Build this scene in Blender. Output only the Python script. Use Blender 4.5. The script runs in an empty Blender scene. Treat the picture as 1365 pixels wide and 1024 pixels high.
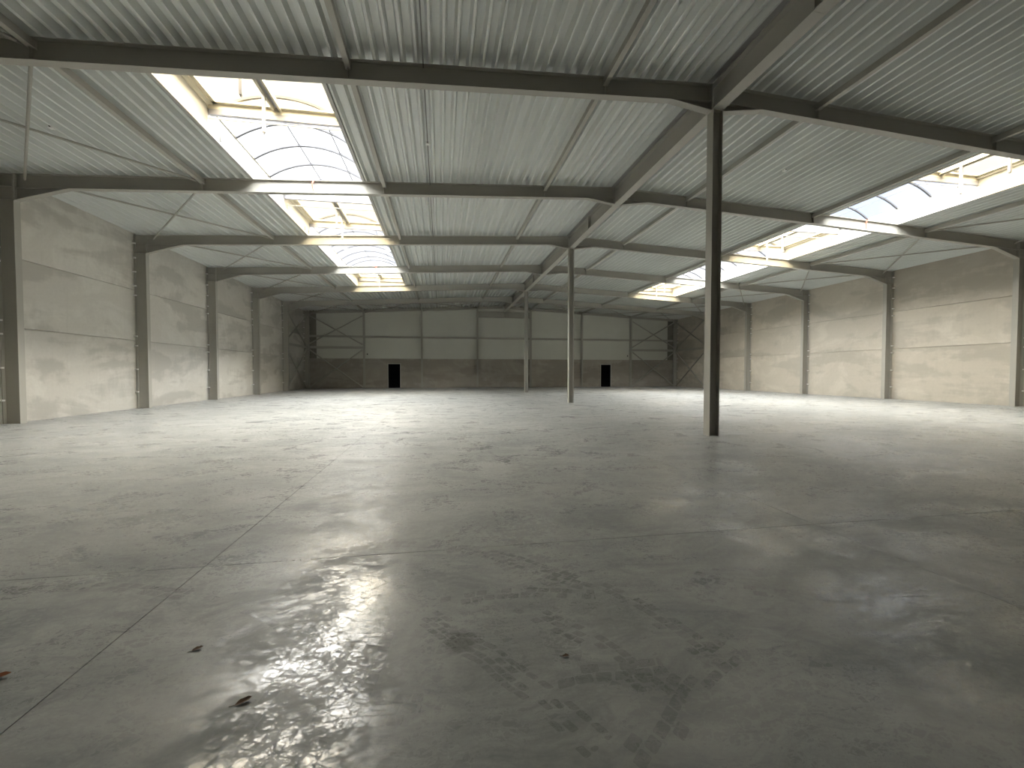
import bpy, bmesh, math, random
from mathutils import Vector, Matrix

# ------------------------------------------------------------------ camera, world, light, exposure
scene = bpy.context.scene
col = scene.collection
cam_d = bpy.data.cameras.new('camera')
cam_d.sensor_width = 36.0
cam_d.lens = 561.1 / 1365.0 * 36.0
cam_d.clip_start = 0.05
cam_d.clip_end = 300
cam = bpy.data.objects.new('camera', cam_d)
col.objects.link(cam)
cam.location = (0.0, 0.0, 1.632)
cam.rotation_euler = (math.radians(90 - 1.562), 0.0, math.radians(-9.608))
scene.camera = cam

vs = scene.view_settings
vs.view_transform = 'Standard'
vs.look = 'None'
vs.gamma = 1.0
vs.use_curve_mapping = False
vs.exposure = 2.84

world = bpy.data.worlds.new('sky')
scene.world = world
world.use_nodes = True
wn = world.node_tree
wn.nodes.clear()
w_out = wn.nodes.new('ShaderNodeOutputWorld')
w_bg = wn.nodes.new('ShaderNodeBackground')
w_tc = wn.nodes.new('ShaderNodeTexCoord')
w_no = wn.nodes.new('ShaderNodeTexNoise')
w_no.inputs['Scale'].default_value = 2.2
w_no.inputs['Detail'].default_value = 5
w_rp = wn.nodes.new('ShaderNodeValToRGB')
w_rp.color_ramp.elements[0].position = 0.40
w_rp.color_ramp.elements[0].color = (0.58, 0.66, 0.86, 1)
w_rp.color_ramp.elements[1].position = 0.56
w_rp.color_ramp.elements[1].color = (1.0, 0.99, 0.97, 1)
wn.links.new(w_tc.outputs['Generated'], w_no.inputs['Vector'])
wn.links.new(w_no.outputs['Fac'], w_rp.inputs['Fac'])
wn.links.new(w_rp.outputs['Color'], w_bg.inputs['Color'])
wn.links.new(w_bg.outputs['Background'], w_out.inputs['Surface'])
w_bg.inputs['Strength'].default_value = 0.25  # visible sky kept dim; the wide sun lamp carries most of the daylight

# wide sun lamp standing in for diffused sun and sky light, slightly from left
sun_d = bpy.data.lights.new('wide_daylight_sun', 'SUN')
sun_d.energy = 11.5
sun_d.angle = math.radians(130)
sun_d.color = (1.0, 0.965, 0.90)
sun = bpy.data.objects.new('wide_daylight_sun', sun_d)
col.objects.link(sun)
sun.rotation_euler = Vector((0.16, 0.0, -0.99)).to_track_quat('-Z', 'Y').to_euler()

scene.cycles.max_bounces = 14
scene.cycles.diffuse_bounces = 8
scene.cycles.glossy_bounces = 4
scene.cycles.transparent_max_bounces = 12
scene.cycles.use_denoising = True

# ------------------------------------------------------------------ plan of the hall (metres)
XC = 6.915                      # ridge line
SL = 0.051                      # roof slope
ZR = 8.90                       # top of rafters at the ridge
Y0, BAY = 9.88, 6.0             # first frame in view, bay length
DEP = 0.165                     # deck depth
P = 0.2954                      # deck rib pitch
D_SK0, D_SK1 = 9.63, 9.63 + 12 * P      # skylight opening, distance from the ridge
SK_Y0, SK_Y1 = 10.2, 34.3
D_ST = (2.96, 8.88, 14.77)      # roof strut lines
D_FL = 20.10                    # inner flange of wall columns
D_WALL = 20.60                  # inner face of the side walls
Y_BACK, Y_END = -2.35, 46.0     # inner faces of the end walls
def fy(i): return Y0 + BAY * i
def ztop(d): return ZR - SL * d
ORD = ['nearest', 'second', 'third', 'fourth', 'fifth', 'sixth', 'seventh']
SIDE = {-1: 'left', 1: 'right'}

# skylight portals: they only guide sampling of the daylight that falls through the two rooflights
for s in (-1, 1):
    ld = bpy.data.lights.new('skylight_daylight', 'AREA')
    ld.shape = 'RECTANGLE'
    ld.size = (D_SK1 - D_SK0) - 0.06
    ld.size_y = (SK_Y1 - SK_Y0) - 0.06
    ld.cycles.is_portal = True
    lo = bpy.data.objects.new('skylight_daylight', ld)
    col.objects.link(lo)
    lo.location = (XC + s * (D_SK0 + D_SK1) / 2, (SK_Y0 + SK_Y1) / 2, 8.90)

# ------------------------------------------------------------------ helpers
class MB:
    def __init__(self):
        self.v = []; self.f = []
    def prism(self, poly, vec):
        n = len(poly); b = len(self.v); vec = Vector(vec)
        self.v += [Vector(p) for p in poly] + [Vector(p) + vec for p in poly]
        self.f.append(list(range(b + n - 1, b - 1, -1)))
        self.f.append(list(range(b + n, b + 2 * n)))
        for k in range(n):
            l = (k + 1) % n
            self.f.append([b + k, b + l, b + n + l, b + n + k])
        return self
    def box(self, x0, x1, y0, y1, z0, z1):
        return self.prism([(x0, y0, z0), (x1, y0, z0), (x1, y1, z0), (x0, y1, z0)], (0, 0, z1 - z0))
    def tube(self, a, c, r, n=8):
        a = Vector(a); c = Vector(c); d = (c - a).normalized()
        u = d.orthogonal().normalized(); w = d.cross(u)
        return self.prism([a + r * (math.cos(t) * u + math.sin(t) * w) for t in [2 * math.pi * k / n for k in range(n)]], c - a)
    def bar(self, a, c, w, h, up=(0, 0, 1)):
        a = Vector(a); c = Vector(c); d = (c - a).normalized(); up = Vector(up)
        sd = d.cross(up).normalized(); up = sd.cross(d).normalized()
        return self.prism([a + sd * i * w / 2 + up * j * h / 2 for i, j in ((-1, -1), (1, -1), (1, 1), (-1, 1))], c - a)
    def quad(self, pts):
        b = len(self.v); self.v += [Vector(p) for p in pts]; self.f.append(list(range(b, b + len(pts)))); return self
    def mesh(self, name, mat, origin=(0, 0, 0), smooth=False):
        me = bpy.data.meshes.new(name); o = Vector(origin)
        me.from_pydata([tuple(p - o) for p in self.v], [], self.f)
        bm = bmesh.new(); bm.from_mesh(me); bmesh.ops.recalc_face_normals(bm, faces=bm.faces); bm.to_mesh(me); bm.free()
        if smooth:
            for p in me.polygons: p.use_smooth = True
        me.materials.append(mat)
        return me
    def build(self, name, mat, parent=None, origin=None, smooth=False):
        """one mesh object; its vertices are given in world space, its origin sits on its parent's or at 'origin'"""
        if origin is None:
            origin = world_loc(parent) if parent else Vector((0, 0, 0))
        me = self.mesh(name, mat, origin, smooth)
        o = bpy.data.objects.new(name, me); col.objects.link(o)
        if parent:
            o.parent = parent; o.location = Vector(origin) - world_loc(parent)
        else:
            o.location = origin
        return o

def world_loc(o):
    p = Vector((0, 0, 0))
    while o is not None:
        p += o.location; o = o.parent
    return p

def place(name, me, parent, loc, rot=None):
    o = bpy.data.objects.new(name, me); col.objects.link(o)
    o.parent = parent
    o.location = Vector(loc) - (world_loc(parent) if parent else Vector((0, 0, 0)))
    if rot: o.rotation_euler = rot
    return o

def tag(o, label=None, cat=None, group=None, kind=None):
    if label: o['label'] = label
    if cat: o['category'] = cat
    if group: o['group'] = group
    if kind: o['kind'] = kind
    return o

def thing(name, loc, label, cat, group=None, kind=None):
    o = bpy.data.objects.new(name, None); col.objects.link(o)
    o.empty_display_size = 0.2; o.location = loc
    return tag(o, label, cat, group, kind)

# ------------------------------------------------------------------ materials
class NT:
    def __init__(self, name):
        self.m = bpy.data.materials.new(name); self.m.use_nodes = True
        self.t = self.m.node_tree; self.t.nodes.clear()
        self.out = self.n('ShaderNodeOutputMaterial')
    def n(self, typ, **kw):
        nd = self.t.nodes.new(typ)
        for k, v in kw.items(): setattr(nd, k, v)
        return nd
    def l(self, a, b): self.t.links.new(a, b)
    def math(self, op, a, b=None, c=None, clamp=False):
        nd = self.n('ShaderNodeMath', operation=op); nd.use_clamp = clamp
        for k, x in enumerate((a, b, c)):
            if x is None: continue
            if isinstance(x, (int, float)): nd.inputs[k].default_value = x
            else: self.l(x, nd.inputs[k])
        return nd.outputs[0]
    def mix(self, f, a, b):
        nd = self.n('ShaderNodeMix', data_type='RGBA')
        for k, x in ((0, f), (6, a), (7, b)):
            if isinstance(x, (int, float)): nd.inputs[k].default_value = x
            elif isinstance(x, tuple): nd.inputs[k].default_value = (*x, 1)
            else: self.l(x, nd.inputs[k])
        return nd.outputs[2]
    def noise(self, vec, scale, detail=4, rough=0.55, dist=0.0):
        nd = self.n('ShaderNodeTexNoise'); nd.inputs['Scale'].default_value = scale
        nd.inputs['Detail'].default_value = detail; nd.inputs['Roughness'].default_value = rough
        nd.inputs['Distortion'].default_value = dist
        self.l(vec, nd.inputs['Vector']); return nd.outputs['Fac']
    def ramp(self, f, lo, hi, a=0.0, b=1.0):
        nd = self.n('ShaderNodeMapRange'); nd.interpolation_type = 'SMOOTHSTEP'
        self.l(f, nd.inputs[0])
        for k, x in enumerate((lo, hi, a, b)): nd.inputs[k + 1].default_value = x
        return nd.outputs[0]
    def scale(self, vec, s, off=None):
        nd = self.n('ShaderNodeVectorMath', operation='MULTIPLY'); self.l(vec, nd.inputs[0]); nd.inputs[1].default_value = s
        r = nd.outputs[0]
        if off is not None:
            ad = self.n('ShaderNodeVectorMath', operation='ADD'); self.l(r, ad.inputs[0]); self.l(off, ad.inputs[1]); r = ad.outputs[0]
        return r
    def bump(self, h, strength, dist):
        nd = self.n('ShaderNodeBump'); nd.inputs['Strength'].default_value = strength; nd.inputs['Distance'].default_value = dist
        self.l(h, nd.inputs['Height']); return nd.outputs[0]
    def pbsdf(self, color, rough, normal=None, metallic=0.0, spec=0.5):
        b = self.n('ShaderNodeBsdfPrincipled')
        for k, x in (('Base Color', color), ('Roughness', rough), ('Metallic', metallic), ('Specular IOR Level', spec)):
            if isinstance(x, (int, float)): b.inputs[k].default_value = x
            elif isinstance(x, tuple): b.inputs[k].default_value = (*x, 1)
            else: self.l(x, b.inputs[k])
        if normal is not None: self.l(normal, b.inputs['Normal'])
        self.l(b.outputs[0], self.out.inputs['Surface'])
        return b

def pos(t): return t.n('ShaderNodeNewGeometry').outputs['Position']
def rnd(t): return t.n('ShaderNodeObjectInfo').outputs['Random']

def m_paint(name, c, rough=0.5, var=0.12, scale=2.0, spec=0.5):
    t = NT(name); p = pos(t)
    n = t.noise(p, scale, 4)
    n2 = t.noise(p, scale * 14, 3)
    f = t.math('ADD', t.math('MULTIPLY', n, 0.7), t.math('MULTIPLY', n2, 0.3))
    c0 = tuple(x * (1 - var) for x in c); c1 = tuple(min(1, x * (1 + var)) for x in c)
    t.pbsdf(t.mix(f, c0, c1), rough, spec=spec)
    return t.m

def m_concrete(name, c, dark, light, amount=0.65):
    """cast panel: broad damp-looking tide marks, pale lime bloom, fine pores, each panel its own pattern"""
    t = NT(name); p = pos(t); r = rnd(t)
    off = t.n('ShaderNodeCombineXYZ')
    for k, s in enumerate((37.0, 53.0, 71.0)): t.l(t.math('MULTIPLY', r, s), off.inputs[k])
    o = off.outputs[0]
    broad = t.noise(t.scale(p, (0.22, 0.22, 0.75), o), 1.0, 5, 0.55, 0.4)
    edge = t.noise(t.scale(p, (1.6, 1.6, 0.7), o), 1.0, 5, 0.65)
    st = t.math('ADD', broad, t.math('MULTIPLY', t.math('SUBTRACT', edge, 0.5), 0.25))
    stain = t.ramp(st, 0.47, 0.58)
    bloom = t.ramp(t.noise(t.scale(p, (0.45, 0.45, 0.7), o), 1.0, 6, 0.65, 1.0), 0.46, 0.66)
    fine = t.noise(p, 9.0, 5, 0.7)
    drip = t.noise(t.scale(p, (5, 5, 0.35), o), 1.0, 4, 0.6)
    colr = t.mix(t.math('MULTIPLY', bloom, 0.6), c, light)
    colr = t.mix(t.math('MULTIPLY', stain, amount), colr, dark)
    colr = t.mix(t.math('MULTIPLY', t.ramp(drip, 0.55, 0.80), 0.18), colr, dark)
    colr = t.mix(t.math('MULTIPLY', t.math('SUBTRACT', fine, 0.35, clamp=True), 0.5), colr, dark)
    tint = t.math('ADD', 0.92, t.math('MULTIPLY', r, 0.14))
    mu = t.n('ShaderNodeVectorMath', operation='SCALE'); t.l(colr, mu.inputs[0]); t.l(tint, mu.inputs['Scale'])
    t.pbsdf(mu.outputs[0], 0.85, t.bump(fine, 0.25, 0.01), spec=0.25)
    return t.m

def floor_material(name, gain=1.0, rough_shift=0.0, gloss=1.0):
    """power-floated slab: cloudy grey, swirl marks, polished and dusty patches"""
    t = NT(name); p = pos(t)
    warp = t.n('ShaderNodeTexNoise'); warp.inputs['Scale'].default_value = 0.7; warp.inputs['Detail'].default_value = 3
    t.l(p, warp.inputs['Vector'])
    wv = t.scale(warp.outputs['Color'], (0.9, 0.9, 0.0), p)
    big = t.noise(t.scale(wv, (0.16, 0.22, 1)), 1.0, 4, 0.55, 0.5)
    mid = t.noise(t.scale(wv, (0.7, 1.5, 1)), 1.0, 6, 0.62, 0.8)
    swirl = t.noise(t.scale(wv, (2.2, 4.5, 1)), 1.0, 6, 0.68, 1.6)
    fine = t.noise(p, 26.0, 4, 0.7)
    v = t.math('ADD', t.math('MULTIPLY', big, 0.22), t.math('MULTIPLY', mid, 0.40))
    v = t.math('ADD', v, t.math('MULTIPLY', swirl, 0.30))
    v = t.math('ADD', v, t.math('MULTIPLY', fine, 0.08))
    f = t.ramp(v, 0.37, 0.63)
    g = gain
    colr = t.mix(f, (0.215 * g, 0.227 * g, 0.228 * g), (0.38 * g, 0.387 * g, 0.381 * g))
    # oily spots near the camera
    for cx, cy, r, k in ((0.17, 2.50, 0.12, 0.5),):
        dv = t.n('ShaderNodeVectorMath', operation='DISTANCE'); t.l(t.scale(wv, (1, 1, 0)), dv.inputs[0])
        dv.inputs[1].default_value = (cx + 0.45, cy + 0.45, 0)
        q = t.math('ADD', dv.outputs['Value'], t.math('MULTIPLY', t.math('SUBTRACT', swirl, 0.5), r * 1.6))
        colr = t.mix(t.ramp(q, r * 0.4, r, k, 0.0), colr, (0.06, 0.055, 0.05))
    pol = t.noise(t.scale(wv, (1.3, 1.6, 1)), 1.0, 5, 0.65, 0.6)
    pol2 = t.noise(t.scale(p, (20, 28, 1)), 1.0, 7, 0.78, 0.9)
    # scuffed flakes of polish with dull cracks between them
    jit = t.scale(t.n('ShaderNodeTexNoise').outputs['Color'], (0.05, 0.05, 0.0), p)
    vo = t.n('ShaderNodeTexVoronoi', feature='F1'); vo.inputs['Scale'].default_value = 1.0; vo.inputs['Randomness'].default_value = 0.9
    t.l(t.scale(jit, (13, 19, 1)), vo.inputs['Vector'])
    sx = t.n('ShaderNodeSeparateXYZ'); t.l(vo.outputs['Color'], sx.inputs[0])
    ve = t.n('ShaderNodeTexVoronoi', feature='DISTANCE_TO_EDGE'); ve.inputs['Randomness'].default_value = 0.9
    ve.inputs['Scale'].default_value = 1.0
    t.l(t.scale(jit, (13, 19, 1)), ve.inputs['Vector'])
    crack = t.ramp(ve.outputs['Distance'], 0.0, 0.10, 0.05, 0.0)
    rr = t.math('ADD', t.math('MULTIPLY', pol, 0.50), t.math('MULTIPLY', pol2, 0.45))
    rr = t.math('ADD', rr, t.math('MULTIPLY', sx.outputs[0], 0.05))
    rr = t.math('ADD', rr, crack)
    rough = t.math('ADD', t.ramp(rr, 0.43, 0.57, 0.25, 0.42), rough_shift)
    spec = t.math('MULTIPLY', t.ramp(rr, 0.43, 0.57, 0.50, 0.05), gloss)
    micro = t.noise(p, 160.0, 3, 0.7)
    t.pbsdf(colr, rough, t.bump(micro, 0.05, 0.002), spec=spec)
    return t.m

def m_glass(name, tint, gloss=0.05):
    t = NT(name)
    tr = t.n('ShaderNodeBsdfTransparent'); tr.inputs[0].default_value = (*tint, 1)
    gl = t.n('ShaderNodeBsdfGlossy'); gl.inputs['Roughness'].default_value = 0.12
    mx = t.n('ShaderNodeMixShader'); mx.inputs[0].default_value = gloss
    t.l(tr.outputs[0], mx.inputs[1]); t.l(gl.outputs[0], mx.inputs[2]); t.l(mx.outputs[0], t.out.inputs['Surface'])
    return t.m

def m_sandwich(name):
    t = NT(name); p = pos(t)
    w = t.n('ShaderNodeTexWave', wave_type='BANDS', bands_direction='X', wave_profile='SAW')
    w.inputs['Scale'].default_value = 3.0; t.l(p, w.inputs['Vector'])
    n = t.noise(t.scale(p, (0.4, 0.4, 0.4)), 1.0, 4)
    t.pbsdf(t.mix(n, (0.50, 0.51, 0.455), (0.60, 0.61, 0.55)), 0.5, t.bump(w.outputs['Fac'], 0.25, 0.004))
    return t.m

def m_deck(name):
    t = NT(name); p = pos(t); r = rnd(t)
    n = t.noise(p, 0.6, 3)
    n2 = t.noise(p, 20, 2)
    f = t.math('ADD', t.math('MULTIPLY', n, 0.7), t.math('MULTIPLY', n2, 0.3))
    c = t.mix(f, (0.56, 0.58, 0.56), (0.63, 0.65, 0.625))
    tint = t.math('ADD', 0.95, t.math('MULTIPLY', r, 0.08))
    mu = t.n('ShaderNodeVectorMath', operation='SCALE'); t.l(c, mu.inputs[0]); t.l(tint, mu.inputs['Scale'])
    t.pbsdf(mu.outputs[0], 0.30, spec=0.6)
    return t.m

M_STEEL = m_paint('painted_steel', (0.355, 0.345, 0.305), 0.55, 0.08)
M_DECK = m_deck('deck_steel')
M_CONC_L = m_concrete('panel_concrete', (0.54, 0.525, 0.478), (0.38, 0.365, 0.328), (0.635, 0.625, 0.575))
M_CONC_R = m_concrete('panel_concrete_warm', (0.50, 0.465, 0.395), (0.36, 0.335, 0.285), (0.60, 0.565, 0.49), 0.55)
M_CONC_E = m_concrete('plinth_concrete', (0.36, 0.335, 0.29), (0.27, 0.25, 0.215), (0.46, 0.43, 0.38), 0.6)
M_CONC_PIER = m_concrete('pier_concrete', (0.22, 0.21, 0.185), (0.17, 0.16, 0.14), (0.27, 0.26, 0.23), 0.6)
M_SAND = m_sandwich('sandwich_panel')
M_FLOOR = floor_material('floor_concrete')
M_PRINT = floor_material('pressed_dust', 0.78, -0.03, 1.7)
M_JOINT = m_paint('joint_filler', (0.05, 0.05, 0.048), 0.9)
M_ROOF = m_paint('roof_cover', (0.35, 0.35, 0.34), 0.8)
M_CURB = m_paint('white_sheet', (0.42, 0.41, 0.38), 0.45, 0.03)
M_ALU = m_paint('cream_aluminium', (0.52, 0.49, 0.40), 0.4, 0.04)
M_ALU_G = m_paint('mill_aluminium', (0.30, 0.30, 0.33), 0.35, 0.05)
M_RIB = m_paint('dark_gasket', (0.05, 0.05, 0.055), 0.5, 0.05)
M_GLASS = m_glass('clear_polycarbonate', (0.90, 0.94, 1.0))
M_OPAL = m_glass('opal_polycarbonate', (0.98, 0.92, 0.79))
M_BLACK = m_paint('doorway_darkness', (0.0035, 0.0035, 0.004), 0.9, 0.05, spec=0.05)  # darkness beyond the doorways, put in as a near-black colour
M_FRAME = m_paint('door_frame_paint', (0.45, 0.45, 0.42), 0.5, 0.05)
M_PLASTIC = m_paint('black_plastic', (0.012, 0.012, 0.012), 0.5, 0.05)
M_WHITE = m_paint('white_plastic', (0.78, 0.78, 0.76), 0.4, 0.03)
M_ZINC = m_paint('zinc_clip', (0.86, 0.86, 0.84), 0.35, 0.06, 9)
M_CABLE = m_paint('grey_cable', (0.10, 0.10, 0.095), 0.5, 0.05)
M_RED = m_paint('red_ribbon', (0.72, 0.09, 0.05), 0.5, 0.1)
M_LEAF = m_paint('dry_leaf', (0.075, 0.035, 0.015), 0.7, 0.4, 30)
M_LEAF2 = m_paint('rust_leaf', (0.20, 0.06, 0.015), 0.7, 0.4, 30)

# ------------------------------------------------------------------ floor
X_L, X_R = XC - D_WALL, XC + D_WALL
floor = MB().box(X_L - 0.2, X_R + 0.2, Y_BACK - 0.2, Y_END + 0.2, -0.25, -0.012).build('floor', M_JOINT, origin=(XC, 21.8, -0.25))
tag(floor, 'grey power-floated concrete floor with saw-cut joints and tyre prints', 'floor', kind='structure')
xs = [X_L - 0.2] + [XC - d for d in (14.77, 8.88, 2.96)] + [XC + d for d in (2.96, 8.88, 14.77)] + [X_R + 0.2]
ys = [Y_BACK - 0.2] + [fy(i) for i in range(-1, 6)] + [Y_END + 0.2]
J, JX = 0.003, 0.0013
for i in range(len(xs) - 1):
    for j in range(len(ys) - 1):
        jx0, jx1 = (J if k == 2 else JX for k in (i, i + 1))
        a, b, c, d = xs[i] + jx0, xs[i + 1] - jx1, ys[j] + J, ys[j + 1] - J
        MB().box(a, b, c, d, -0.012, 0.0).build('floor_slab', M_FLOOR, floor, origin=((a + b) / 2, (c + d) / 2, 0))

# tyre prints: rows of staggered tread blocks pressed into the dust
def tyre(path, width=0.26, cols=3, blk=0.105, keep=0.8, seed=0):
    zt = 0.0004 + 0.00012 * seed
    rn = random.Random(seed)
    pts = [Vector((x, y, 0)) for x, y in path]
    # Catmull-Rom resample
    fine = []
    for k in range(len(pts) - 1):
        p0 = pts[max(k - 1, 0)]; p1 = pts[k]; p2 = pts[k + 1]; p3 = pts[min(k + 2, len(pts) - 1)]
        for q in range(12):
            t = q / 12
            fine.append(0.5 * ((2 * p1) + (p2 - p0) * t + (2 * p0 - 5 * p1 + 4 * p2 - p3) * t * t + (3 * p1 - p0 - 3 * p2 + p3) * t ** 3))
    fine.append(pts[-1])
    cum = [0.0]
    for a, b in zip(fine, fine[1:]): cum.append(cum[-1] + (b - a).length)
    def at(s):
        s = min(max(s, 0), cum[-1] - 1e-4)
        k = max(i for i in range(len(cum) - 1) if cum[i] <= s)
        f = (s - cum[k]) / max(cum[k + 1] - cum[k], 1e-6)
        d = (fine[k + 1] - fine[k]).normalized()
        return fine[k].lerp(fine[k + 1], f), Vector((-d.y, d.x, 0))
    m = MB(); cw = width / cols
    for c in range(cols):
        s = -blk * (0.5 if c % 2 else 0.0)
        ph = rn.random() * 6
        while s < cum[-1]:
            fade = 0.5 + 0.5 * math.sin(s * 3.1 + ph + c)
            if s > 0 and rn.random() < keep * (0.55 + 0.6 * fade):
                o0 = -width / 2 + c * cw + 0.003 + rn.uniform(-.003, .003); o1 = o0 + cw - 0.007 + rn.uniform(-.006, .002)
                s0, s1 = s + 0.003 + rn.uniform(0, .004), s + blk - 0.004 - rn.uniform(0, .012)
                sk = 0.012 + rn.uniform(-.008, .008)
                (pa, na), (pb, nb) = at(s0), at(s1)
                (pc, nc), (pd, nd) = at(s1 + sk), at(s0 + sk)
                q = 0.007
                z = Vector((0, 0, zt))
                ax = [pa + na * o0, pb + nb * o0, pc + nc * o1, pd + nd * o1]
                # clipped corners
                out = []
                for k in range(4):
                    v0, v1, vm = ax[k], ax[(k + 1) % 4], ax[k - 1]
                    out.append(v0 + (vm - v0).normalized() * q + z); out.append(v0 + (v1 - v0).normalized() * q + z)
                m.quad(out)
            s += blk
    o = m.build('tyre_print', M_PRINT, floor)
    tag(o, kind='stuff')
    return o
TR = [
    ([(-0.01, 3.80), (0.19, 3.87), (0.38, 3.76), (0.61, 3.57), (0.78, 3.39), (1.05, 3.10), (1.20, 2.97), (1.40, 2.61), (1.52, 2.2)], 0.20, 3, .09, .75),
    ([(-0.14, 2.87), (-0.01, 2.72), (0.17, 2.47), (0.26, 2.38), (0.37, 2.20), (0.49, 2.04), (0.57, 1.90), (0.68, 1.70)], 0.19, 4, .085, .85),
    ([(-0.06, 2.96), (0.21, 3.02), (0.54, 3.03), (0.86, 2.97), (1.11, 2.91)], 0.15, 2, .09, .8),
    ([(0.49, 2.92), (0.63, 2.74), (0.77, 2.56), (0.88, 2.44), (0.97, 2.28), (1.05, 2.05), (1.12, 1.84)], 0.18, 3, .08, .6),
    ([(0.47, 2.10), (0.64, 2.13), (0.82, 2.14), (0.98, 2.13), (1.22, 2.13)], 0.14, 2, .11, .9),
    ([(-1.12, 4.10), (-0.82, 4.13), (-0.40, 4.12), (0.0, 4.02)], 0.22, 3, .085, .9),
    ([(-1.40, 3.92), (-1.04, 3.70), (-0.72, 3.44), (-0.40, 3.25)], 0.22, 3, .09, .9),
    ([(-1.42, 3.20), (-1.22, 3.12), (-1.01, 2.94), (-0.81, 2.76), (-0.55, 2.5)], 0.20, 3, .10, .9),
    ([(-0.90, 1.85), (-0.78, 1.97), (-0.61, 2.05), (-0.42, 2.08), (-0.1, 2.05)], 0.20, 3, .09, .9),
    ([(-0.95, 1.75), (-0.86, 2.25), (-0.78, 2.66), (-0.61, 3.08), (-0.35, 3.35)], 0.24, 3, .10, .8),
    ([(-0.62, 1.55), (-0.55, 1.85), (-0.45, 2.25), (-0.40, 2.7)], 0.22, 3, .09, .75),
    ([(-3.4, 3.70), (-2.94, 3.67), (-2.46, 3.62), (-1.84, 3.40)], 0.14, 2, .10, .85),
    ([(0.75, 1.55), (1.0, 1.75), (1.3, 2.0), (1.7, 2.2)], 0.20, 3, .10, .5),
    ([(2.6, 6.6), (1.8, 6.9), (1.2, 7.6), (0.9, 8.6), (1.2, 9.8)], 0.25, 3, .12, .6),
    ([(1.0, 6.5), (1.7, 7.4), (2.6, 8.6), (3.8, 10.2)], 0.25, 3, .12, .5),
    ([(1.9, 3.1), (2.3, 2.8), (2.9, 2.6), (3.6, 2.5)], 0.22, 3, .10, .45),
]
for k, a in enumerate(TR): tyre(*a, seed=k)

# ------------------------------------------------------------------ side walls of stacked concrete panels
LEVELS = ((0.0, 3.08), (3.095, 5.365), (5.38, 8.06))
for s in (-1, 1):
    mat = M_CONC_L if s < 0 else M_CONC_R
    xi = XC + s * D_WALL
    w = MB().box(min(xi + s * 0.05, xi + s * 0.2), max(xi + s * 0.05, xi + s * 0.2), Y_BACK - 0.2, Y_END + 0.2, -0.25, 8.06).build('wall_' + SIDE[s], mat, origin=(xi + s * 0.12, 21.8, -0.25))
    tag(w, f'{SIDE[s]} side wall of three stacked rows of concrete panels', 'wall', kind='structure')
    for i in range(-2, 6):
        ya = fy(i) if i > -2 else Y_BACK
        yb = fy(i + 1) if i < 5 else Y_END
        for z0, z1 in LEVELS:
            c = 0.012
            m = MB()
            # chamfered slab: front face slightly smaller than its body
            xa, xb = xi, xi + s * 0.055
            x1 = xi + s * c
            y0, y1 = ya + 0.006, yb - 0.006
            fr = [(xa, y0 + c, z0 + c if z0 else z0), (xa, y1 - c, z0 + c if z0 else z0), (xa, y1 - c, z1 - c), (xa, y0 + c, z1 - c)]
            bk = [(x1, y0, z0), (x1, y1, z0), (x1, y1, z1), (x1, y0, z1)]
            b = len(m.v); m.v += [Vector(q) for q in fr + bk]
            m.f.append([b, b + 1, b + 2, b + 3])
            for k in range(4):
                l = (k + 1) % 4; m.f.append([b + k, b + 4 + k, b + 4 + l, b + l])
            m.prism(bk, (xb - x1, 0, 0))
            m.build('concrete_panel', mat, w, origin=(xi, (ya + yb) / 2, z0))

# ------------------------------------------------------------------ far end wall
CX = [XC - 14.77, XC - 8.88, XC - 2.96, XC + 2.96, XC + 8.88, XC + 14.77]
DOORS = ((XC - 12.435, XC - 11.085), (XC + 11.17, XC + 12.49))
DH = 2.6
def roofz(x): return ztop(abs(x - XC))
wf = MB()
wf.prism([(X_L - .2, Y_END + .09, -.25), (X_R + .2, Y_END + .09, -.25), (X_R + .2, Y_END + .09, roofz(X_R) + DEP), (XC, Y_END + .09, ZR + DEP), (X_L - .2, Y_END + .09, roofz(X_L) + DEP)], (0, 0.12, 0))
wall_far = wf.build('wall_far', M_CONC_E, origin=(XC, Y_END + .15, -.25))
tag(wall_far, 'far end wall with brown concrete plinth and pale cladding above', 'wall', kind='structure')
edges = [X_L] + CX + [X_R]
for k in range(7):
    a, b = edges[k] + .004, edges[k + 1] - .004
    # plinth panel, cut round a doorway where there is one
    poly = [(a, 0), (b, 0), (b, 3.09), (a, 3.09)]
    for d0, d1 in DOORS:
        if a < d0 < b: poly = [(a, 0), (d0, 0), (d0, DH), (d1, DH), (d1, 0), (b, 0), (b, 3.09), (a, 3.09)]
    MB().prism([(x, Y_END, z) for x, z in poly], (0, .09, 0)).build('concrete_panel', M_CONC_E, wall_far, origin=((a + b) / 2, Y_END, 0))
    a2, b2 = a, b
    if k == 0: a2 = -12.55
    if k == 6: b2 = 26.39
    top = lambda x: roofz(x) + DEP - .004
    def clad(x0, x1, mat, nm):
        pl = [(x0, Y_END + .02, 3.10), (x1, Y_END + .02, 3.10), (x1, Y_END + .02, top(x1))]
        if x0 < XC < x1: pl.append((XC, Y_END + .02, ZR + DEP - .004))
        pl.append((x0, Y_END + .02, top(x0)))
        MB().prism(pl, (0, .07, 0)).build(nm, mat, wall_far, origin=((x0 + x1) / 2, Y_END, 3.1))
    # cladding sheets, about one metre wide
    n = max(1, round((b2 - a2) / 1.15))
    for q in range(n):
        x0 = a2 + (b2 - a2) * q / n; x1 = a2 + (b2 - a2) * (q + 1) / n
        clad(x0 + (.0015 if q else 0), x1, M_SAND, 'cladding_panel')
    if k == 0: clad(a, a2, M_CONC_PIER, 'corner_panel')
    if k == 6: clad(b2, b, M_CONC_PIER, 'corner_panel')

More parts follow.
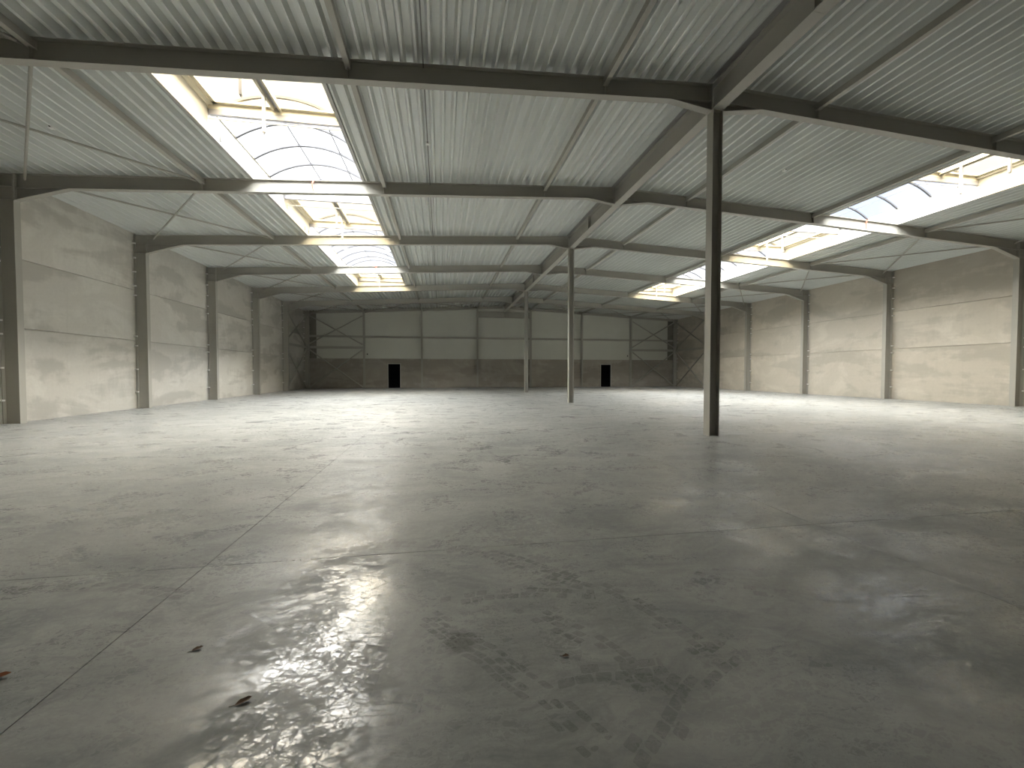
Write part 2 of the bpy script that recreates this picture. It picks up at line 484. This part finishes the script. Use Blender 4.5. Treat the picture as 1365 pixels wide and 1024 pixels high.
for n, (d0, d1) in enumerate(DOORS):
    dr = thing(f'door_{n + 1}', ((d0 + d1) / 2, Y_END + .05, 0), ('dark doorway in the far wall near the left corner', 'dark doorway in the far wall near the right corner')[n], 'door', kind='structure')
    f = MB()
    w_ = .065
    f.box(d0, d0 + w_, Y_END - .02, Y_END + .085, 0, DH).box(d1 - w_, d1, Y_END - .02, Y_END + .085, 0, DH).box(d0 + w_, d1 - w_, Y_END - .02, Y_END + .085, DH - w_, DH)
    f.build('door_frame', M_FRAME, dr)
    lf = MB().box(d0 + w_ + .004, d1 - w_ - .004, Y_END + .03, Y_END + .075, .008, DH - w_ - .004).build('door_leaf', M_BLACK, dr)  # near-black sheet painted as the unlit opening to the next hall

# near end wall, behind the camera
wb = MB().prism([(X_L - .2, Y_BACK - .2, -.25), (X_R + .2, Y_BACK - .2, -.25), (X_R + .2, Y_BACK - .2, roofz(X_R) + DEP), (XC, Y_BACK - .2, ZR + DEP), (X_L - .2, Y_BACK - .2, roofz(X_L) + DEP)], (0, .2, 0)).build('wall_back', M_CONC_L, origin=(XC, Y_BACK - .1, -.25))
tag(wb, 'plain concrete end wall on the camera side of the hall', 'wall', kind='structure')

# ------------------------------------------------------------------ roof: cover and trapezoidal deck sheets
rc = MB()
for s in (-1, 1):
    def slab(d0, d1, y0, y1):
        z = DEP + .004
        rc.prism([(XC + s * d0, y0, ztop(d0) + z), (XC + s * d1, y0, ztop(d1) + z), (XC + s * d1, y0, ztop(d1) + z + .12), (XC + s * d0, y0, ztop(d0) + z + .12)], (0, y1 - y0, 0))
    slab(0, D_SK0 - .004, Y_BACK - .3, Y_END + .3)
    slab(D_SK1 + .004, D_WALL + .3, Y_BACK - .3, Y_END + .3)
    slab(D_SK0 - .004, D_SK1 + .004, Y_BACK - .3, SK_Y0 - .004)
    slab(D_SK0 - .004, D_SK1 + .004, SK_Y1 + .004, Y_END + .3)
ceiling = rc.build('ceiling', M_ROOF, origin=(XC, 21.8, 8.9))
tag(ceiling, 'low-pitched roof of pale ribbed steel decking', 'ceiling', kind='structure')

sheet_cache = {}
def sheet_mesh(n, L):
    key = (n, round(L, 3))
    if key in sheet_cache: return sheet_cache[key]
    bf, wb_ = 0.050, 0.050         # bottom flange width, web run
    pts = [(0, DEP)]
    for k in range(n):
        c = (k + .5) * P
        pts += [(c - bf / 2 - wb_, DEP), (c - bf / 2, 0.0), (c - .006, 0.0), (c, .004), (c + .006, 0.0), (c + bf / 2, 0.0), (c + bf / 2 + wb_, DEP)]
    pts.append((n * P, DEP))
    m = MB(); N = len(pts)
    m.v = [Vector((x, 0, z)) for x, z in pts] + [Vector((x, L, z)) for x, z in pts]
    m.f = [[k, k + 1, N + k + 1, N + k] for k in range(N - 1)]
    me = bpy.data.meshes.new('deck_sheet'); me.from_pydata([tuple(v) for v in m.v], [], m.f); me.materials.append(M_DECK)
    sheet_cache[key] = me
    return me
ANG = math.atan(SL)
PS = P * math.cos(ANG)
for s in (-1, 1):
    for i in range(-2, 6):
        ya = fy(i) if i > -2 else Y_BACK
        yb = fy(i + 1) if i < 5 else Y_END
        blocks = []
        d = D_SK0
        for k in range(8): blocks.append((d - 4 * P * (k + 1), 4, ya, yb))
        d = D_SK1
        for k in range(5): blocks.append((d + 4 * P * k, 4, ya, yb))
        blocks.append((d + 20 * P, 5, ya, yb))
        sy0, sy1 = ya, yb
        if i == 4: sy0 = SK_Y1 + .004
        if i == -1: sy1 = SK_Y0 - .004
        if i in (0, 1, 2, 3): pass
        else:
            for k in range(3): blocks.append((D_SK0 + 4 * P * k, 4, sy0, sy1))
        for d0, n, y0, y1 in blocks:
            me = sheet_mesh(n, y1 - y0)
            if s > 0:
                place('deck_sheet', me, ceiling, (XC + d0, y0, ztop(d0) + .001), (0, ANG, 0))
            else:
                d1 = d0 + n * P
                place('deck_sheet', me, ceiling, (XC - d1, y0, ztop(d1) + .001), (0, -ANG, 0))

# ------------------------------------------------------------------ steel frame
def isec_y(m, x0, x1, y, z0, z1, w, tf, tw, axis='x'):
    """upright I or H section: flanges across 'axis'"""
    if axis == 'x':
        m.box(x0, x0 + tf, y - w / 2, y + w / 2, z0, z1); m.box(x1 - tf, x1, y - w / 2, y + w / 2, z0, z1)
        m.box(x0 + tf, x1 - tf, y - tw / 2, y + tw / 2, z0, z1)
    else:
        xm = (x0 + x1) / 2
        m.box(x0, x1, y, y + tf, z0, z1); m.box(x0, x1, y + w - tf, y + w, z0, z1)
        m.box(xm - tw / 2, xm + tw / 2, y + tf, y + w - tf, z0, z1)

CLIPZ = (7.47, 6.82, 6.19, 5.56, 5.13, 3.28, 2.85, 1.78, 0.75)
CLIP = {}
for s in (-1, 1):
    c = MB().box(-.06, .06, -.045, .045, -.028, .028).box(-.018, .018, -.05, -.035, -.014, .014)
    CLIP[s] = c.mesh('panel_clip', M_ZINC)
DCO = D_WALL - .03                 # outer face of wall columns
def wall_column(i, s):
    y = fy(i)
    if i == 6: y = Y_END - .22
    x_in, x_out = XC + s * D_FL, XC + s * DCO
    x0, x1 = min(x_in, x_out), max(x_in, x_out)
    n = 'nearest' if i <= 0 else ORD[i]
    zt = ztop(D_FL) - .03
    names = {-1: 'beside the camera', 0: 'first frame in front of the camera', 1: 'nearest one in view', 2: 'second one in view', 3: 'third one in view', 4: 'fourth one in view', 5: 'fifth one in view', 6: 'in the far corner'}
    t = thing('wall_column', ((x0 + x1) / 2, y, 0), f'grey steel wall column against the {SIDE[s]} concrete wall, {names[i]}', 'column', 'steel columns along the side walls')
    m = MB(); isec_y(m, x0, x1, y, 0, zt, .22, .018, .012)
    m.build('column_shaft', M_STEEL, t)
    for z in (7.06, 7.47):
        for q in (-1, 1):
            a, b = (y - .105, y - .006) if q < 0 else (y + .006, y + .105)
            MB().box(x0 + .018, x1 - .018, a, b, z, z + .014).build('stiffener', M_STEEL, t)
    cp = MB(); cp.box(x0 - .0, x1 + .0, y - .11, y + .11, zt, zt + .02); cp.build('cap_plate', M_STEEL, t)
    xr = XC + s * (DCO - .02)
    for z in CLIPZ:
        place('panel_clip', CLIP[s], t, (xr, y - .15, z))
        if i < 6:
            o = place('panel_clip', CLIP[s], t, (xr, y + .15, z), (0, 0, math.pi))

def rafter(i, s):
    y = fy(i); dep = .44; w = .20; tf = .016; tw = .012
    d0, d1 = .15, D_FL
    end = i == 6
    if end: dep = .25; w = .15; y = Y_END - .13; d0 = .16
    X = lambda d: XC + s * d
    names = {-1: 'above the camera', 0: 'nearest in view', 1: 'second in view', 2: 'third in view', 3: 'fourth in view', 4: 'fifth in view', 5: 'sixth in view', 6: 'flat against the far end wall'}
    t = thing('roof_rafter', (X(d1), y, ztop(d1) - dep), f'grey steel roof rafter {SIDE[s]} of the ridge, {names[i]}', 'rafter', 'steel roof rafters')
    m = MB()
    up = lambda d, o: (X(d), ztop(d) + o)
    def plate(dA, dB, o0, o1, wy):
        m.prism([(up(dA, o0)[0], y - wy / 2, up(dA, o0)[1]), (up(dB, o0)[0], y - wy / 2, up(dB, o0)[1]), (up(dB, o1)[0], y - wy / 2, up(dB, o1)[1]), (up(dA, o1)[0], y - wy / 2, up(dA, o1)[1])], (0, wy, 0))
    plate(d0, d1, -tf, 0, w); plate(d0, d1, -dep, -dep + tf, w); plate(d0, d1, -dep + tf, -tf, tw)
    m.build('beam', M_STEEL, t)
    if end: return t
    def haunch(dA, dB, zA):
        """dA: deep end (bottom at zA), dB: where it meets the rafter"""
        h = MB()
        zb = ztop(dB) - dep
        a = (X(dA), zA); b = (X(dB), zb); c = (X(dA), ztop(dA) - dep)
        h.prism([(p[0], y - tw / 2, p[1]) for p in (a, b, c)], (0, tw, 0))
        h.prism([(p[0], y - w / 2, p[1]) for p in (a, b, (b[0], b[1] + .016), (a[0], a[1] + .016))], (0, w, 0))
        h.build('haunch', M_STEEL, t)
    haunch(D_FL - .02, 18.62, 7.055)
    haunch(.17, 1.25, 8.235)
    for da, db, zl in ((.15, .175, 8.235), (D_FL - .025, D_FL, 7.04)):
        xa, xb = X(da), X(db)
        MB().box(min(xa, xb), max(xa, xb), y - .105, y + .105, zl, ztop(db) - .004).build('end_plate', M_STEEL, t)
    # web stiffeners where the roof struts land
    for dd in D_ST:
        for q in (-1, 1):
            a, b = (y - .09, y - .006) if q < 0 else (y + .006, y + .09)
            MB().box(X(dd) - .006, X(dd) + .006, a, b, ztop(dd) - dep + .016, ztop(dd) - .016).build('stiffener', M_STEEL, t)

for i in range(-1, 7):
    for s in (-1, 1):
        wall_column(i, s)
        rafter(i, s)

# ridge beam: lengths between the inner columns, spliced at mid bay
ZB = 8.262
cuts = [-2.1, 6.88, 18.88, 30.88, Y_END - .30]
nm = ['running over the camera', 'on the nearest inner column', 'on the middle inner column', 'on the farthest inner column']
for k in range(4):
    y0, y1 = cuts[k] + .003, cuts[k + 1] - .003
    t = thing('ridge_beam', (XC, y0, ZB), f'deep grey steel ridge beam length {nm[k]}', 'beam', 'ridge beam lengths')
    m = MB(); w = .30; zt = ZR - .006
    m.box(XC - w / 2, XC + w / 2, y0, y1, ZB, ZB + .022); m.box(XC - w / 2, XC + w / 2, y0, y1, zt - .022, zt)
    m.box(XC - .007, XC + .007, y0, y1, ZB + .022, zt - .022)
    m.build('beam', M_STEEL, t)
    for ye in (y0, y1 - .02):
        if (ye == y0 and k == 0) or (ye != y0 and k == 3): continue
        MB().box(XC - .14, XC - .008, ye, ye + .02, ZB + .022, zt - .022).build('splice_plate', M_STEEL, t)
        MB().box(XC + .008, XC + .14, ye, ye + .02, ZB + .022, zt - .022).build('splice_plate', M_STEEL, t)

# inner columns under the ridge beam
for k, i in enumerate((0, 2, 4)):
    y = fy(i)
    t = thing('inner_column', (XC, y, 0), f'free-standing grey steel H-column under the ridge, {("nearest", "middle", "farthest")[k]} of three', 'column', 'free-standing inner columns')
    m = MB(); isec_y(m, XC - .135, XC + .135, y, 0, ZB - .025, .25, .017, .012)
    m.build('column_shaft', M_STEEL, t)
    MB().box(XC - .15, XC + .15, y - .14, y + .14, ZB - .025, ZB - .001).build('cap_plate', M_STEEL, t)

# roof struts
LINE = {(-1, 0): 'just left of the ridge beam', (-1, 1): 'on the ridge side of the left skylight', (-1, 2): 'on the wall side of the left skylight',
        (1, 0): 'just right of the ridge beam', (1, 1): 'on the ridge side of the right skylight', (1, 2): 'on the wall side of the right skylight'}
for s in (-1, 1):
    for q, d in enumerate(D_ST):
        for i in range(-1, 6):
            y0, y1 = fy(i) + .008, fy(i + 1) - .008
            if i == 5: y1 = Y_END - .21
            z1 = ztop(d) - .004; x = XC + s * d
            t = thing('roof_strut', (x, y0, z1 - .18), f'slim steel roof strut {LINE[(s, q)]}, {ORD[i + 1]} bay', 'roof strut', 'steel struts between the rafters')
            MB().box(x - .06, x + .06, y0 + .01, y1 - .01, z1 - .175, z1 - .018).build('strut_tube', M_STEEL, t)
            for ya in (y0, y1 - .01): MB().box(x - .075, x + .075, ya, ya + .01, z1 - .19, z1 - .014).build('end_plate', M_STEEL, t)

# roof cross bracing
def cross(name, label, pts, r, group, cat='brace'):
    (a0, a1), (b0, b1) = pts
    c = (Vector(a0) + Vector(a1)) / 2
    t = thing(name, c, label, cat, group)
    for p0, p1 in pts:
        p0 = Vector(p0); p1 = Vector(p1)
        m = MB().tube(p0, p1, r, 10)
        d = (p1 - p0).normalized()
        o = m.build('brace_tube', M_STEEL, t, smooth=False)
        for p, e in ((p0, 1), (p1, -1)): MB().bar(p - d * e * .06, p + d * e * .16, .012, r * 2.6, up=(0.01, 0.02, 1) if abs(d.z) < .9 else (1, 0, 0)).build('gusset', M_STEEL, o)
    return t
for s in (-1, 1):
    for i in range(-1, 6):
        y0, y1 = fy(i) + .15, fy(i + 1) - .15
        if i == 5: y1 = Y_END - .35
        da, db = 19.75, 14.92
        za, zb = ztop(da) - .12, ztop(db) - .12
        X = lambda d: XC + s * d
        cross('roof_brace', f'thin crossed roof braces at the {SIDE[s]} eave, {ORD[i + 1]} bay from the camera',
              [((X(da), y0, za), (X(db), y1, zb)), ((X(db), y0, zb - .075), (X(da), y1, za - .075))], .034, 'crossed roof braces along the eaves')
y0, y1 = fy(5) + .15, Y_END - .35
strips = [(-14.6, -9.05), (-8.7, -3.1), (3.1, 8.7), (9.05, 14.6)]
for k, (a, b) in enumerate(strips):
    za, zb = ztop(abs(a)) - .24, ztop(abs(b)) - .24
    cross('roof_brace', f'thin crossed roof braces in the last bay before the far wall, {("leftmost", "second from left", "third from left", "rightmost")[k]}',
          [((XC + a, y0, za), (XC + b, y1, zb)), ((XC + a, y1, za - .075), (XC + b, y0, zb - .075))], .034, 'crossed roof braces in the last bay')

# ------------------------------------------------------------------ far end wall framing
for k, x in enumerate(CX):
    y0 = Y_END - .32
    zt = roofz(x) - .27
    t = thing('gable_column', (x, y0 + .15, 0), f'slim grey steel column on the far wall, {("leftmost", "second from left", "third from left", "fourth from left", "fifth from left", "rightmost")[k]} of six', 'column', 'columns on the far wall')
    m = MB(); isec_y(m, x - .085, x + .085, y0, 0, zt, .30, .013, .009, axis='y')
    m.build('column_shaft', M_STEEL, t)
    MB().box(x - .10, x + .10, y0, y0 + .30, zt, zt + .015).build('cap_plate', M_STEEL, t)
BN = ['leftmost', 'second from left', 'third from left', 'middle', 'third from right', 'second from right', 'rightmost']
gx = [X_L + .03] + CX + [X_R - .03]
for k in range(7):
    a, b = gx[k] + .09, gx[k + 1] - .09
    g = MB().box(a, b, Y_END - .17, Y_END - .01, 5.27, 5.28).box(a, b, Y_END - .17, Y_END - .01, 5.46, 5.47).box(a, b, Y_END - .175, Y_END - .168, 5.27, 5.47)
    tag(g.build('wall_girt', M_STEEL, origin=((a + b) / 2, Y_END - .1, 5.27)), f'horizontal steel rail across the far wall cladding, {BN[k]} length', 'rail', 'rails on the far wall')
    if k in (0, 6):
        g = MB().box(a, b, Y_END - .24, Y_END - .225, 4.10, 4.34).box(a, b, Y_END - .24, Y_END - .10, 4.10, 4.112).box(a, b, Y_END - .24, Y_END - .10, 4.328, 4.34)
        tag(g.build('wall_girt', M_STEEL, origin=((a + b) / 2, Y_END - .17, 4.1)), f'lower horizontal steel strut in the {"left" if k == 0 else "right"} corner of the far wall', 'rail', 'corner struts on the far wall')
# deep beam that carries the end of the ridge beam
tb = thing('lintel_beam', (XC, Y_END - .16, 7.63), 'deep brown-grey beam under the ridge on the far wall', 'beam')
a, b = CX[2] + .09, CX[3] - .09
MB().box(a, b, Y_END - .16, Y_END - .148, 7.64, 8.25).box(a, b, Y_END - .26, Y_END - .05, 7.63, 7.645).box(a, b, Y_END - .26, Y_END - .05, 8.245, 8.26).build('beam', M_STEEL, tb)
MB().box(XC - .008, XC + .008, Y_END - .25, Y_END - .16, 7.645, 8.245).build('stiffener', M_STEEL, tb)
# corner bracing on the end wall and on the side walls
for s in (-1, 1):
    X = lambda d: XC + s * d
    y = Y_END - .42
    dA, dB = 20.05, 14.92
    for nme, z0, z1 in (('lower', .12, 3.95), ('upper', 4.55, 7.45)):
        cross('wall_brace', f'{nme} crossed braces on the far wall in the {SIDE[s]} corner',
              [((X(dA), y, z0), (X(dB), y, z1)), ((X(dA), y + .10, z1), (X(dB), y + .10, z0))], .062, 'crossed braces in the far corners')
    xw = X(20.32)
    ya, yb = fy(5) + .16, Y_END - .40
    for nme, z0, z1 in (('lower', .12, 4.0), ('upper', 4.5, 7.4)):
        cross('wall_brace', f'{nme} crossed braces on the {SIDE[s]} side wall next to the far corner',
              [((xw, ya, z0), (xw, yb, z1)), ((xw + s * .1, ya, z1), (xw + s * .1, yb, z0))], .062, 'crossed braces in the far corners')
    g = MB().box(min(xw, xw + s * .14), max(xw, xw + s * .14), fy(5) + .11, Y_END - .33, 4.10, 4.32)
    tag(g.build('wall_strut', M_STEEL, origin=(xw, (ya + yb) / 2, 4.1)), f'horizontal steel strut on the {SIDE[s]} side wall next to the far corner', 'strut')

# ------------------------------------------------------------------ barrel skylights
ZC = 8.92                           # top of the upstand
VENTS = ((SK_Y0 + .05, 13.0, (10.95, 12.25)), (18.69, 22.05, (20.16, 21.24)), (31.1, SK_Y1 - .05, (32.3, 33.6)))
ARCHES = ((13.2, 14.51, 15.82, 17.14, 18.5), (22.25, 23.53, 24.82, 26.11, 27.40, 28.70, 30.02, 30.92))
RISE = .58
for s in (-1, 1):
    X = lambda d: XC + s * d
    dm = (D_SK0 + D_SK1) / 2; hw = (D_SK1 - D_SK0) / 2
    t = thing('barrel_skylight', (X(dm), (SK_Y0 + SK_Y1) / 2, ztop(dm)), f'long barrel-vaulted rooflight with flat vents, {SIDE[s]} of the ridge', 'skylight', 'long rooflights')
    for d, o in ((D_SK0, -1), (D_SK1, 1)):
        zb = ztop(d) - .004
        m = MB(); xa, xb = X(d), X(d + o * .09)
        m.box(min(xa, xb), max(xa, xb), SK_Y0 - .09, SK_Y1 + .09, zb, ZC)
        u = m.build('upstand', M_CURB, t)
        tr = MB(); xa, xb = X(d - o * .03), X(d + o * .05)
        tr.box(min(xa, xb), max(xa, xb), SK_Y0 - .05, SK_Y1 + .05, ZC, ZC + .03); tr.build('rail', M_ALU, u)
        # sheet joints and small brackets on the inside of the upstand
        for yy in (13.6, 15.4, 21.3, 21.9, 27.3, 28.2):
            xa, xb = X(d - o * .0), X(d - o * .03)
            MB().box(min(xa, xb), max(xa, xb), yy - .03, yy + .03, zb + .10, zb + .26).build('bracket', M_CURB, u)
    for yy, sg in ((SK_Y0, -1), (SK_Y1, 1)):
        y0, y1 = min(yy, yy + sg * .09), max(yy, yy + sg * .09)
        m = MB(); m.prism([(X(D_SK0), y0, ztop(D_SK0)), (X(D_SK1), y0, ztop(D_SK1)), (X(D_SK1), y0, ZC + .12), (X(D_SK0), y0, ZC + .12)], (0, y1 - y0, 0))
        m.build('end_wall', M_CURB, t)
    def arc(u, off=0.0):
        # circular arc through both rails with the given rise
        R = (hw * hw + RISE * RISE) / (2 * RISE); th = math.asin(hw / R)
        q = -th + 2 * th * u
        return (X(dm) + (R + off) * math.sin(q), ZC + .03 + RISE - R + (R + off) * math.cos(q))
    N = 20
    for grp in ARCHES:
        for ya in grp:
            m = MB()
            for k in range(N):
                u0, u1 = k / N, (k + 1) / N
                p = [arc(u0, -.06), arc(u1, -.06), arc(u1, .0), arc(u0, .0)]
                m.prism([(a, ya - .035, b) for a, b in p], (0, .07, 0))
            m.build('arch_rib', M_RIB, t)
        for ya, yb in zip(grp, grp[1:]):
            m = MB()
            for k in range(N):
                (xa, za), (xb, zb) = arc(k / N, .004), arc((k + 1) / N, .004)
                m.quad([(xa, ya, za), (xb, ya, zb), (xb, yb, zb), (xa, yb, za)])
            g = m.build('glazing_sheet', M_GLASS, t, smooth=True)
            for u in (.42, .78):
                (xa, za) = arc(u, -.012)
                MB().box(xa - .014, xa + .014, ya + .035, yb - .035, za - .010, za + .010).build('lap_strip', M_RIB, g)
        # short closing walls between the barrel ends and the vents
        for ye in (grp[0], grp[-1]):
            m = MB()
            for k in range(N):
                (xa, za), (xb, zb) = arc(k / N, .004), arc((k + 1) / N, .004)
                m.quad([(xa, ye, ZC + .03), (xb, ye, ZC + .03), (xb, ye, zb), (xa, ye, za)])
            m.build('glazed_gable', M_GLASS, t)
    for v, (ya, yb, acts) in enumerate(VENTS):
        xa, xb = sorted((X(D_SK0), X(D_SK1)))
        f = MB()
        # outer frame: deep cross members front and back, side rails
        f.box(xa + .0, xb - .0, ya - .05, ya + .06, 8.86, 9.06); f.box(xa, xb, yb - .06, yb + .05, 8.86, 9.06)
        f.box(xa, xa + .14, ya + .06, yb - .06, 8.96, 9.07); f.box(xb - .14, xb, ya + .06, yb - .06, 8.96, 9.07)
        vt = f.build('roof_vent', M_ALU, t)
        for ye in (ya, yb):
            MB().box(xa + .02, xb - .02, ye - .055, ye + .055, 8.72, 8.86).build('cross_beam', M_ALU_G, vt)
        for o in (-.09, .09):
            MB().box(X(dm) + o - .028, X(dm) + o + .028, ya + .06, yb - .06, 8.95, 9.06).build('centre_bar', M_ALU, vt)
            MB().box(X(dm) + o - .008, X(dm) + o + .008, ya + .06, yb - .06, 9.06, 9.10).build('seal_strip', M_ALU_G, vt)
        MB().box(X(dm) - .062, X(dm) + .062, ya + .06, yb - .06, 9.04, 9.055).build('centre_cap', M_ALU_G, vt)
        for o in (-1, 1):
            x0, x1 = sorted((X(dm) + o * .11, X(dm) + o * (hw - .13)))
            MB().box(x0, x1, ya + .05, yb - .05, 9.045, 9.06).build('pane', M_OPAL, vt)
            # leaf edge profile
            lf = MB()
            xe0, xe1 = sorted((X(dm) + o * (hw - .24), X(dm) + o * (hw - .14)))
            lf.box(xe0, xe1, ya + .06, yb - .06, 9.0, 9.045)
            for y0, y1 in ((ya + .06, ya + .16), (yb - .16, yb - .06)): lf.box(x0, x1 if o > 0 else x1, y0, y1, 9.0, 9.045)
            lf.build('leaf_frame', M_ALU, vt)
        for k, yy in enumerate(acts):
            m = MB(); xx = X(dm) - .09
            zlo = (8.12, 7.98)[k]
            m.box(xx - .035, xx + .035, yy - .035, yy + .035, zlo, 8.96).box(xx - .022, xx + .022, yy - .022, yy + .022, zlo - .03, zlo)
            m.build('opener', M_ALU_G, vt)
    # tie tubes across the opening
    for yy in (12.95, 19.05, 25.15, 31.25):
        m = MB().tube((X(D_SK0), yy, 8.60), (X(D_SK1), yy, 8.60), .022, 8)
        tt = m.build('tie_tube', M_WHITE, t)
        for d, o in ((D_SK0, 1), (D_SK1, -1)):
            xa, xb = sorted((X(d), X(d + o * .02)))
            MB().box(xa, xb, yy - .03, yy + .03, 8.48, 8.66).build('bracket', M_WHITE, tt)

# ------------------------------------------------------------------ small things
# cable on the deck with junction boxes at mid bay
dcab = 7.27
tag(MB().bar((XC - dcab, 3.6, ztop(dcab) - .022), (XC - dcab, 45.2, ztop(dcab) - .022), .028, .035).build('cable_duct', M_CABLE, origin=(XC - dcab, 24, ztop(dcab) - .02)),
    'thin dark cable duct running under the roof deck left of the ridge', 'cable duct')
for x, nme in ((-9.96, 'between the left wall and the left skylight'), (XC - dcab, 'on the thin dark cable duct'), (11.76, 'between the ridge and the right skylight')):
    d = abs(x - XC); z = ztop(d) - (.042 if abs(x + .355) < .01 else 0)
    b = thing('junction_box', (x, 12.98, z - .06), f'small white box under the roof deck {nme}', 'box', 'small boxes under the deck')
    MB().box(x - .05, x + .05, 12.93, 13.03, z - .06, z - .002).build('casing', M_WHITE, b)
    MB().tube((x, 12.94, z - .03), (x, 12.90, z - .03), .014).build('cable_gland', M_PLASTIC, b)
for x, nme in ((CX[0] + .30, 'beside the leftmost column'), (CX[5] - .30, 'beside the rightmost column')):
    b = thing('wall_sensor', (x, Y_END, 3.5), f'tiny black sensor on the far wall {nme}', 'sensor', 'sensors on the far wall')
    MB().box(x - .05, x + .05, Y_END - .03, Y_END + .02, 3.48, 3.62).build('casing', M_PLASTIC, b)
    MB().tube((x, Y_END - .03, 3.55), (x, Y_END - .09, 3.53), .035).build('lens', M_PLASTIC, b)
# red ribbons looped over rafters under the skylights
for (x, i, nme) in ((-4.32, 1, 'second rafter in view, under the left skylight'), (18.45, 1, 'second rafter in view, under the right skylight'), (-3.95, 3, 'fourth rafter in view, under the left skylight')):
    y = fy(i); zt = roofz(x)
    m = MB()
    prev = None
    for k in range(10):
        u = k / 9
        p = Vector((x - .06 * math.sin(u * 3.0) , y - .108 - .012 * math.sin(u * 5), zt + .005 - .40 * u))
        if prev is not None: m.bar(prev, p, .045, .004, up=(0, 1, 0))
        prev = p
    m.box(x - .022, x + .022, y - .108, y + .10, zt + .002, zt + .006)
    tag(m.build('red_ribbon', M_RED, origin=(x, y, zt)), f'red ribbon hanging over the {nme}', 'ribbon', 'red ribbons on the rafters')

# dry leaves and crumbs on the floor
def leaf(x, y, L, rot, mat, label, seed):
    rn = random.Random(seed)
    t = thing('dry_leaf', (x, y, 0), label, 'leaf', 'dead leaves on the floor')
    n = 7; ca, sa = math.cos(rot), math.sin(rot)
    def W(u, v, z): return (x + ca * u - sa * v, y + sa * u + ca * v, z)
    rows = []
    for k in range(n):
        f = k / (n - 1); hw_ = L * .26 * math.sin(math.pi * min(.97, f * .95 + .03)) ** .8 * rn.uniform(.8, 1.2)
        zc = .003 + .012 * L / .06 * f * f * rn.uniform(.6, 1.0)
        rows.append([W(-L / 2 + L * f, -hw_, zc + .30 * hw_), W(-L / 2 + L * f, 0, zc), W(-L / 2 + L * f, hw_, zc + .42 * hw_)])
    m = MB()
    for layer in (0, .0012):
        for a, b in zip(rows, rows[1:]):
            for k in range(2):
                m.quad([(p[0], p[1], p[2] + layer) for p in (a[k], a[k + 1], b[k + 1], b[k])])
    m.build('blade', mat, t)
    MB().tube(W(-L / 2, 0, .004), W(-L * .85, L * .08, .003), .0014, 6).build('stalk', mat, t)
leaf(-1.42, 2.71, .055, .5, M_LEAF, 'small dark curled leaf on the floor left of the skylight reflection', 1)
leaf(-2.33, 2.63, .085, .3, M_LEAF2, 'rust-brown leaf on the floor at the left picture edge', 2)
leaf(-0.97, 2.23, .07, .45, M_LEAF, 'dark crumpled leaf on the floor in the skylight reflection', 3)
leaf(0.70, 2.29, .04, -.2, M_LEAF, 'tiny dark leaf on the floor between the tyre prints', 4)
